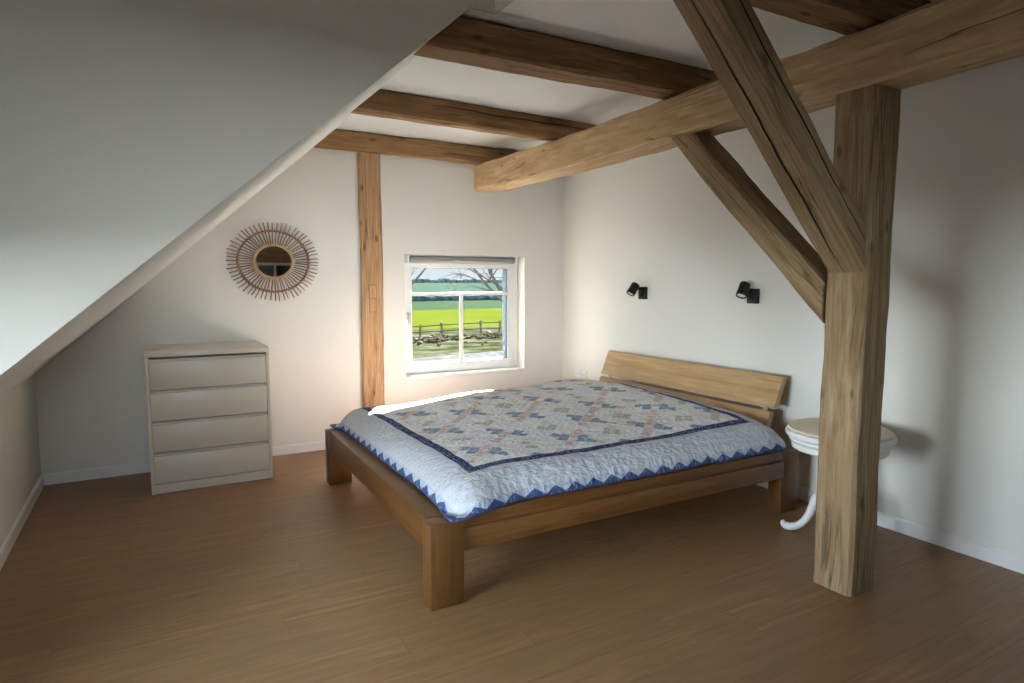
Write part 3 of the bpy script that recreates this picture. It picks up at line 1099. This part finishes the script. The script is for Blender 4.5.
qo = bpy.data.objects.new('quilt', quilt_mesh())
qo.data.materials.append(quilt_mat())
link(qo)
tag(qo, 'white patchwork quilt with navy strip border and blue toothed hem spread on the bed', 'quilt')
so = qo.modifiers.new('thickness', 'SOLIDIFY')
so.thickness = 0.008
so.offset = -1.0

# ================================================================== chest of drawers
DX1, DYF, DYB_, DH = 0.746, 4.985, 5.600, 0.996
DWID = 0.80
dr = thing('chest_of_drawers', 'white chest of four drawers against the back wall under the round mirror', 'chest of drawers', (DX1 - DWID / 2, DYF, 0.0))
hwid = DWID / 2
bm = bmesh.new()
dep = DYB_ - DYF
add_box(bm, -hwid, -hwid + 0.022, 0.0, dep, 0.0, DH - 0.035, 0.002)
add_box(bm, hwid - 0.022, hwid, 0.0, dep, 0.0, DH - 0.035, 0.002)
add_box(bm, -hwid + 0.02, hwid - 0.02, dep - 0.02, dep - 0.004, 0.02, DH - 0.04, 0.001)
add_box(bm, -hwid + 0.02, hwid - 0.02, 0.050, dep - 0.015, 0.05, DH - 0.05, 0.001)
mesh_obj('body', bm, M['white'], dr)
mesh_obj('top_panel', box(-hwid - 0.002, hwid + 0.002, -0.006, dep, DH - 0.035, DH, 0.003), M['white'], dr, 40)
mesh_obj('plinth', box(-hwid + 0.02, hwid - 0.02, 0.012, 0.03, 0.0, 0.066, 0.002), M['white'], dr)
dz0, dz1 = 0.070, DH - 0.045
each = (dz1 - dz0) / 4
for k in range(4):
    z0 = dz0 + k * each
    dw = mesh_obj('drawer', box(-hwid + 0.024, hwid - 0.024, 0.0, 0.018, z0 + 0.003, z0 + each - 0.022, 0.002), M['white'], dr, 40)
    bm = bmesh.new()
    pts = [(0.020, z0 + each - 0.050), (0.020, z0 + each - 0.006), (0.048, z0 + each - 0.006), (0.048, z0 + each - 0.05)]
    add_prism(bm, pts, 'x', -hwid + 0.024, hwid - 0.024)
    mesh_obj('finger_groove', bm, M['white'], dw)

# ================================================================== round rattan mirror
mr = thing('sunburst_mirror', 'round mirror with a sunburst rattan frame on the back wall', 'mirror', (0.905, YB - 0.004, 1.645))
mr.scale = (1.085, 1.0, 0.965)
MROT = Matrix.Rotation(R(90), 4, 'X')       # disc axis turned to face the room (-y)
def face(o):
    o.matrix_parent_inverse = Matrix.Identity(4)
    o.matrix_basis = MROT
    return o
GR = 0.130
bm = bmesh.new()
pr = [(0.0, 0.034)]
for k in range(1, 11):
    r = GR * k / 10
    pr.append((r, 0.034 - 0.0006 * (k / 10) ** 2))
pr += [(GR, 0.012), (0.0, 0.012)]
add_lathe(bm, pr, 56)
face(mesh_obj('mirror_glass', bm, M['mirror'], mr, 30))
face(mesh_obj('backing', add_lathe(bmesh.new(), [(0, 0.001), (0.150, 0.001), (0.150, 0.011), (0, 0.011)], 48), M['rattan2'], mr, 40))
ir = face(mesh_obj('inner_ring', add_torus(bmesh.new(), 0.140, 0.010, 72, 10, 0.026), M['cane'], mr, 60))
bm = bmesh.new()
for k in range(72):
    a = 2 * PI * k / 72
    c0, s0 = math.cos(a), math.sin(a)
    add_tube(bm, [(0.128 * c0, 0.128 * s0, 0.034), (0.142 * c0, 0.142 * s0, 0.040), (0.158 * c0, 0.158 * s0, 0.030)], 0.0028, 6)
mesh_obj('cane_binding', bm, M['cane'], ir, 60)
bm = add_torus(bmesh.new(), 0.258, 0.0075, 90, 8, 0.030)
rr = face(mesh_obj('outer_ring', bm, M['rattan'], mr, 60))
bm = bmesh.new()
for k in range(60):
    a = 2 * PI * (k + 0.5) / 60
    c0, s0 = math.cos(a), math.sin(a)
    add_tube(bm, [((0.258 + 0.012 * q) * c0 - 0.006 * q * s0, (0.258 + 0.012 * q) * s0 + 0.006 * q * c0, 0.040 - 0.006 * q * q) for q in (-1, 0, 1)], 0.0032, 6)
mesh_obj('ring_binding', bm, M['rattan2'], rr, 60)
rnd = random.Random(4)
sp = {}
for dark in (0, 1):
    bm = bmesh.new()
    add_tube(bm, [(0.145, 0, 0.020), (0.20, 0.0015, 0.020), (0.27, 0, 0.021), (0.335, -0.001, 0.020)], [0.0046, 0.0046, 0.0044, 0.0042], 8)
    bmesh.ops.recalc_face_normals(bm, faces=bm.faces[:])
    me = bpy.data.meshes.new('spoke')
    bm.to_mesh(me)
    bm.free()
    me.materials.append(M['rattan2'] if dark else M['rattan'])
    for p in me.polygons:
        p.use_smooth = True
    sp[dark] = me
for k in range(60):
    o = bpy.data.objects.new('spoke', sp[1 if rnd.random() < 0.25 else 0])
    link(o, mr)
    a = 2 * PI * (k + rnd.uniform(-0.16, 0.16)) / 60
    s = rnd.uniform(0.985, 1.03)
    o.matrix_basis = MROT @ Matrix.Rotation(a, 4, 'Z') @ Matrix.Diagonal((s, 1, 1, 1))

# ================================================================== wall lamps
def wall_lamp(y, z, label, axis, head_off):
    la = thing('wall_lamp', label, 'lamp', (XR, y, z), group='black reading lamps above the bed')
    mesh_obj('base_plate', box(-0.036, -0.001, -0.052, 0.034, -0.054, 0.054, 0.004), M['black'], la, 40)
    mesh_obj('switch', box(-0.041, -0.035, -0.018, 0.006, -0.034, -0.008, 0.002), M['black'], la, 40)
    ax = Vector(axis).normalized()
    hc = Vector(head_off)
    bm = bmesh.new()
    add_tube(bm, [(-0.030, 0.020, 0.036), (-0.055, 0.030, 0.038), (-0.072, 0.046, 0.040), tuple(hc * 0.85 + Vector((-0.075, 0.04, 0.04)) * 0.15)], [0.009, 0.009, 0.008, 0.008], 12)
    mesh_obj('arm', bm, M['black'], la, 50)
    q = ax.to_track_quat('Z', 'Y').to_matrix().to_4x4()
    bm = bmesh.new()
    add_lathe(bm, [(0.0, -0.056), (0.030, -0.056), (0.036, -0.051), (0.0375, -0.044), (0.0375, 0.018), (0.0395, 0.022), (0.0395, 0.048), (0.037, 0.052), (0.033, 0.050), (0.031, 0.040), (0.0, 0.040)], 36)
    hd = mesh_obj('lamp_head', bm, M['black'], la, 35)
    hd.matrix_basis = Matrix.Translation(hc) @ q
    mesh_obj('lens', add_lathe(bmesh.new(), [(0.0, 0.0405), (0.030, 0.0405), (0.030, 0.044), (0.022, 0.0475), (0.0, 0.0485)], 28), M['lens'], hd, 40)
    return la
wall_lamp(4.362, 1.378, 'black wall lamp above the window end of the headboard', (-0.58, 0.05, -0.82), (-0.100, 0.028, 0.034))
wall_lamp(3.172, 1.375, 'black wall lamp beside the diagonal brace, over the headboard end with the side table', (-0.52, -0.10, -0.88), (-0.105, 0.008, 0.044))

# wall sockets behind the bed
def socket(y, z, label):
    s = thing('wall_socket', label, 'socket', (XR, y, z), group='white wall sockets beside the headboard')
    mesh_obj('cover_plate', box(-0.011, -0.0005, -0.040, 0.040, -0.040, 0.040, 0.003), M['pvc'], s, 40)
    bm = bmesh.new()
    add_lathe(bm, [(0.0, 0.012), (0.0195, 0.012), (0.0215, 0.0165), (0.024, 0.0165), (0.024, 0.009), (0.0, 0.009)], 28)
    f = mesh_obj('socket_insert', bm, M['pvc'], s, 40)
    f.matrix_basis = Matrix.Rotation(R(-90), 4, 'Y')
    bm = bmesh.new()
    for dy in (-0.0095, 0.0095):
        add_tube(bm, [(-0.0135, dy, 0), (-0.0115, dy, 0)], 0.0027, 10)
    mesh_obj('pin_hole', bm, M['rubber'], s)
socket(5.345, 0.533, 'white wall socket nearer the room corner, just above the quilt')
socket(5.235, 0.535, 'white wall socket nearer the headboard, just above the quilt')

# ================================================================== bedside table
nt = thing('side_table', 'round white pedestal side table with scrolled feet beside the bed', 'side table', (3.40, 2.20, 0.0))
TZ = 0.640
tp = mesh_obj('tabletop', add_lathe(bmesh.new(), [(0.0, TZ - 0.120), (0.243, TZ - 0.120), (0.250, TZ - 0.112), (0.250, TZ - 0.086), (0.260, TZ - 0.078), (0.266, TZ - 0.068), (0.260, TZ - 0.058), (0.270, TZ - 0.050), (0.283, TZ - 0.042), (0.286, TZ - 0.030), (0.282, TZ - 0.018), (0.274, TZ - 0.012), (0.0, TZ - 0.012)], 64), M['shabby'], nt, 30)
mesh_obj('top_inlay', add_lathe(bmesh.new(), [(0.0, TZ - 0.014), (0.264, TZ - 0.014), (0.272, TZ - 0.006), (0.270, TZ + 0.002), (0.260, TZ + 0.008), (0.0, TZ + 0.010)], 64), M['cream'], tp, 40)
mesh_obj('column', add_lathe(bmesh.new(), [(0.0, 0.135), (0.030, 0.135), (0.044, 0.150), (0.050, 0.175), (0.044, 0.200), (0.047, 0.215), (0.047, 0.300), (0.036, 0.312), (0.028, 0.335), (0.034, 0.375), (0.040, 0.420), (0.036, 0.455), (0.026, 0.478), (0.040, 0.492), (0.040, 0.505), (0.060, 0.530), (0.085, TZ - 0.120), (0.0, TZ - 0.118)], 32), M['shabby'], nt, 40)
for k in range(3):
    a = R(128 + 120 * k)
    ca, sa = math.cos(a), math.sin(a)
    bm = bmesh.new()
    pth, rad = [], []
    for (r_, z, q) in ((0.036, 0.262, 0.024), (0.066, 0.258, 0.024), (0.096, 0.232, 0.023), (0.116, 0.190, 0.021), (0.130, 0.140, 0.0195), (0.150, 0.090, 0.0180), (0.182, 0.048, 0.0180), (0.222, 0.030, 0.0200), (0.254, 0.027, 0.0210), (0.276, 0.040, 0.0190), (0.280, 0.052, 0.0130), (0.268, 0.060, 0.0070)):
        pth.append((r_ * ca, r_ * sa, z))
        rad.append(q * 1.25)
    add_tube(bm, pth, rad, 12)
    o = mesh_obj('leg', bm, M['shabby'], nt, 60)
    sm = o.modifiers.new('smooth', 'SUBSURF')
    sm.levels = 1
    sm.render_levels = 2

# ================================================================== outside
GZ = -3.0
def ground(name, mat, pts, z):
    bm = bmesh.new()
    f = bm.faces.new([bm.verts.new((p[0], p[1], z)) for p in pts])
    if f.normal.z < 0:
        f.normal_flip()
    o = mesh_obj(name, bm, mat, None, None, False)
    o['kind'] = 'structure'
    return o
M['gravel'] = ground_mat('pale_gravel', [(0.30, (0.0061, 0.0066, 0.0077)), (0.48, (0.0113, 0.0117, 0.0128)), (0.66, (0.0173, 0.0179, 0.0183))], 1.3, 6.0)
M['rough'] = ground_mat('rough_grass', [(0.36, (0.0019, 0.0021, 0.0013)), (0.45, (0.0044, 0.0053, 0.0025)), (0.54, (0.0069, 0.0074, 0.0044)), (0.64, (0.0130, 0.0130, 0.0113))], 0.9, 8.0, (0.6, 1.0, 1.0))
M['bright'] = ground_mat('young_crop', [(0.30, (0.0068, 0.0093, 0.0009)), (0.70, (0.0097, 0.0121, 0.0015))], 0.08, 4.0)
M['teal'] = ground_mat('winter_field', [(0.30, (0.0034, 0.0059, 0.0036)), (0.70, (0.0045, 0.0074, 0.0046))], 0.02, 4.0)
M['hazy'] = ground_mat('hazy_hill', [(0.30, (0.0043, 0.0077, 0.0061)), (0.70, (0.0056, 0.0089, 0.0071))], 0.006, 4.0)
ground('yard_ground', M['gravel'], [(-60, -60), (60, -60), (60, 43.0), (-60, 23.0)], GZ)
ground('rough_land', M['rough'], [(-90, 18.0), (-60, 23.0), (60, 43.0), (120, 53), (120, 66), (-90, 44.0)], GZ)
ground('field_near', M['bright'], [(-90, 44.0), (120, 66.0), (300, 114), (-200, 76)], GZ - 0.004)
ground('field_middle', M['teal'], [(-200, 76), (300, 114), (420, 180), (-400, 126)], GZ - 0.01)
# far hill, rising a little behind the hedge
bm = bmesh.new()
prev = None
for j in range(14):
    y = 132 + (1300 - 132) * j / 13
    row = []
    for i in range(21):
        x = -900 + 2400 * i / 20
        z = GZ + 0.0 + 2.2 * smooth01((y - 140) / 900) + 0.8 * noise.noise(Vector((x * 0.003, y * 0.003, 0)))* smooth01((y - 140) / 300) - (0.3 if j == 0 else 0)
        row.append(bm.verts.new((x, y, z)))
    if prev:
        for i in range(20):
            bm.faces.new((prev[i], prev[i + 1], row[i + 1], row[i]))
    prev = row
hill = mesh_obj('field_far', bm, M['hazy'], None, 60)
hill['kind'] = 'structure'

# hedge line and far wood: clumps of crowns
def clumps(name, label, cat, mat, x0, x1, y, z0, hgt, n, seed):
    rn = random.Random(seed)
    bm = bmesh.new()
    for k in range(n):
        x = x0 + (x1 - x0) * (k + rn.random()) / n
        r = hgt * rn.uniform(0.35, 0.62)
        m = Matrix.Translation((x, y + rn.uniform(-1, 1) * hgt, z0 + r * 0.75)) @ Matrix.Diagonal((rn.uniform(1.0, 1.9), 1.0, rn.uniform(0.8, 1.25), 1)) @ Matrix.Scale(r, 4)
        bmesh.ops.create_icosphere(bm, subdivisions=2, radius=1.0, matrix=m)
    for v in bm.verts:
        v.co += Vector((noise.noise(v.co * 0.7), noise.noise(v.co * 0.7 + Vector((9, 0, 0))), noise.noise(v.co * 0.7 + Vector((0, 9, 0))))) * hgt * 0.18
    o = mesh_obj(name, bm, mat, None, 80)
    tag(o, label, cat, None, 'stuff')
    return o
M['hedge'] = ground_mat('hedge_leaves', [(0.3, (0.0058, 0.0102, 0.0117)), (0.7, (0.0118, 0.0174, 0.0189))], 0.5)
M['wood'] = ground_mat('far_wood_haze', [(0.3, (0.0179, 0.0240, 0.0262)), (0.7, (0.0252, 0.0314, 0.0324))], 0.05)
clumps('hedge', 'dark hedge line between the two green fields outside the window', 'hedge', M['hedge'], -40, 260, 139, GZ - 0.35, 1.7, 420, 3)
clumps('distant_wood', 'hazy distant line of trees on the horizon outside the window', 'trees', M['wood'], 60, 1100, 1180, GZ + 1.0, 9.0, 330, 8)

# paddock fence
fc = thing('paddock_fence', 'weathered post and rail fence at the field edge outside the window', 'fence', (26, 50.5, GZ))
M['fence'] = ground_mat('weathered_wood', [(0.3, (0.0204, 0.0167, 0.0131)), (0.7, (0.0389, 0.0328, 0.0253))], 3.0)
def fence_pt(k):
    return Vector((-11.3 + 2.0 * k, -3.2 + 0.36 * k, 0.0))
NP = 17
rn = random.Random(5)
for k in range(NP):
    p = fence_pt(k)
    bm = bmesh.new()
    h = 1.12 + rn.uniform(-0.1, 0.12)
    add_tube(bm, [(p.x, p.y, 0), (p.x + rn.uniform(-0.04, 0.04), p.y, h * 0.6), (p.x + rn.uniform(-0.06, 0.06), p.y, h)], [0.10, 0.095, 0.09], 8)
    mesh_obj('post', bm, M['fence'], fc, 60)
for hz in (0.45, 0.92):
    bm = bmesh.new()
    add_tube(bm, [tuple(fence_pt(k) + Vector((0, -0.1, hz + rn.uniform(-0.04, 0.04)))) for k in range(NP)], 0.055, 6)
    mesh_obj('rail', bm, M['fence'], fc, 60)

# brush and cut branches lying along the fence
rn = random.Random(11)
bm = bmesh.new()
for k in range(1300):
    x = rn.uniform(8, 42)
    y = 48.7 + 0.18 * (x - 26) - abs(rn.gauss(0, 1)) * 1.7
    r = rn.uniform(0.05, 0.21)
    m = Matrix.Translation((x, y, GZ + r * 0.35)) @ Matrix.Rotation(rn.uniform(0, 6), 4, 'Z') @ Matrix.Diagonal((rn.uniform(1, 2.2), 1, rn.uniform(0.5, 0.9), 1)) @ Matrix.Scale(r, 4)
    bmesh.ops.create_icosphere(bm, subdivisions=1, radius=1.0, matrix=m)
for v in bm.verts:
    v.co += Vector((noise.noise(v.co * 3.0), noise.noise(v.co * 3.0 + Vector((9, 0, 0))), noise.noise(v.co * 3.0 + Vector((0, 9, 0))))) * 0.15
M['brush'] = ground_mat('dry_brush', [(0.30, (0.0041, 0.0028, 0.0021)), (0.48, (0.0111, 0.0081, 0.0056)), (0.62, (0.0223, 0.0202, 0.0173)), (0.72, (0.0404, 0.0384, 0.0363))], 2.2)
br = mesh_obj('brush_heap', bm, M['brush'], None, 80)
tag(br, 'dry brushwood and rubble lying in front of the paddock fence', 'brush', None, 'stuff')

# bare trees
M['bark'] = ground_mat('bare_bark', [(0.3, (0.0174, 0.0148, 0.0117)), (0.7, (0.0347, 0.0309, 0.0258))], 4.0)
def bare_tree(name, label, base, lean, h, r, seed, limbs):
    rn = random.Random(seed)
    t = thing(name, label, 'tree', base, group='bare trees outside the window')
    tr = bmesh.new()
    tw = bmesh.new()
    top = Vector((lean[0] * h, lean[1] * h, h))
    def pt(q):
        return Vector((top.x * q + 0.12 * math.sin(5 * q), top.y * q + 0.12 * math.cos(4 * q) - 0.12, top.z * q))
    add_tube(tr, [pt(q / 8) for q in range(9)], [r * (1.15 - 0.75 * q / 8) for q in range(9)], 10)
    mesh_obj('trunk', tr, M['bark'], t, 70)
    def grow(bm, p, d, L, rad, lev):
        pts = [p.copy()]
        dd = d.copy()
        n = 5
        for k in range(n):
            w_ = 0.07 if lev == 0 else 0.17
            dd = (dd + Vector((rn.gauss(0, w_), rn.gauss(0, w_), rn.gauss(0.02, w_)))).normalized()
            pts.append(pts[-1] + dd * L / n)
        add_tube(bm, pts, [rad * (1 - 0.72 * k / n) for k in range(n + 1)], 6 if lev else 8)
        if lev < 3:
            for k in range(4 if lev else 6):
                q = rn.randint(1, n)
                nd = (dd + Vector((rn.gauss(0, .6), rn.gauss(0, .6), rn.gauss(0.05, .5)))).normalized()
                grow(tw, pts[q], nd, L * rn.uniform(0.4, 0.7), rad * (1 - 0.72 * q / n) * 0.62, lev + 1)
    for (q, d, L, rad) in limbs:
        lb = bmesh.new()
        grow(lb, pt(q), Vector(d).normalized(), L, rad, 0)
        mesh_obj('limb', lb, M['bark'], t, 70)
    mesh_obj('twigs', tw, M['bark'], t, 70)
    return t
bare_tree('bare_tree', 'bare tree leaning in from the right edge of the window view', (15.40, 28.0, GZ), (0.0, 0.0), 4.3, 0.20, 3,
          [(0.80, (-0.61, 0.34, 0.72), 3.4, 0.085), (0.86, (-0.32, 0.18, 0.93), 3.2, 0.100), (0.95, (0.5, -0.2, 0.8), 2.6, 0.08), (0.95, (-0.6, 0.3, 0.35), 2.8, 0.05)])
bare_tree('bare_tree', 'bare tree at the left edge of the window view', (8.86, 24.5, GZ), (0.0, 0.0), 5.0, 0.12, 17,
          [(0.80, (0.65, -0.36, 0.66), 2.4, 0.055), (0.86, (0.2, -0.1, 0.95), 2.4, 0.06), (0.9, (-0.5, 0.1, 0.7), 2.2, 0.06)])
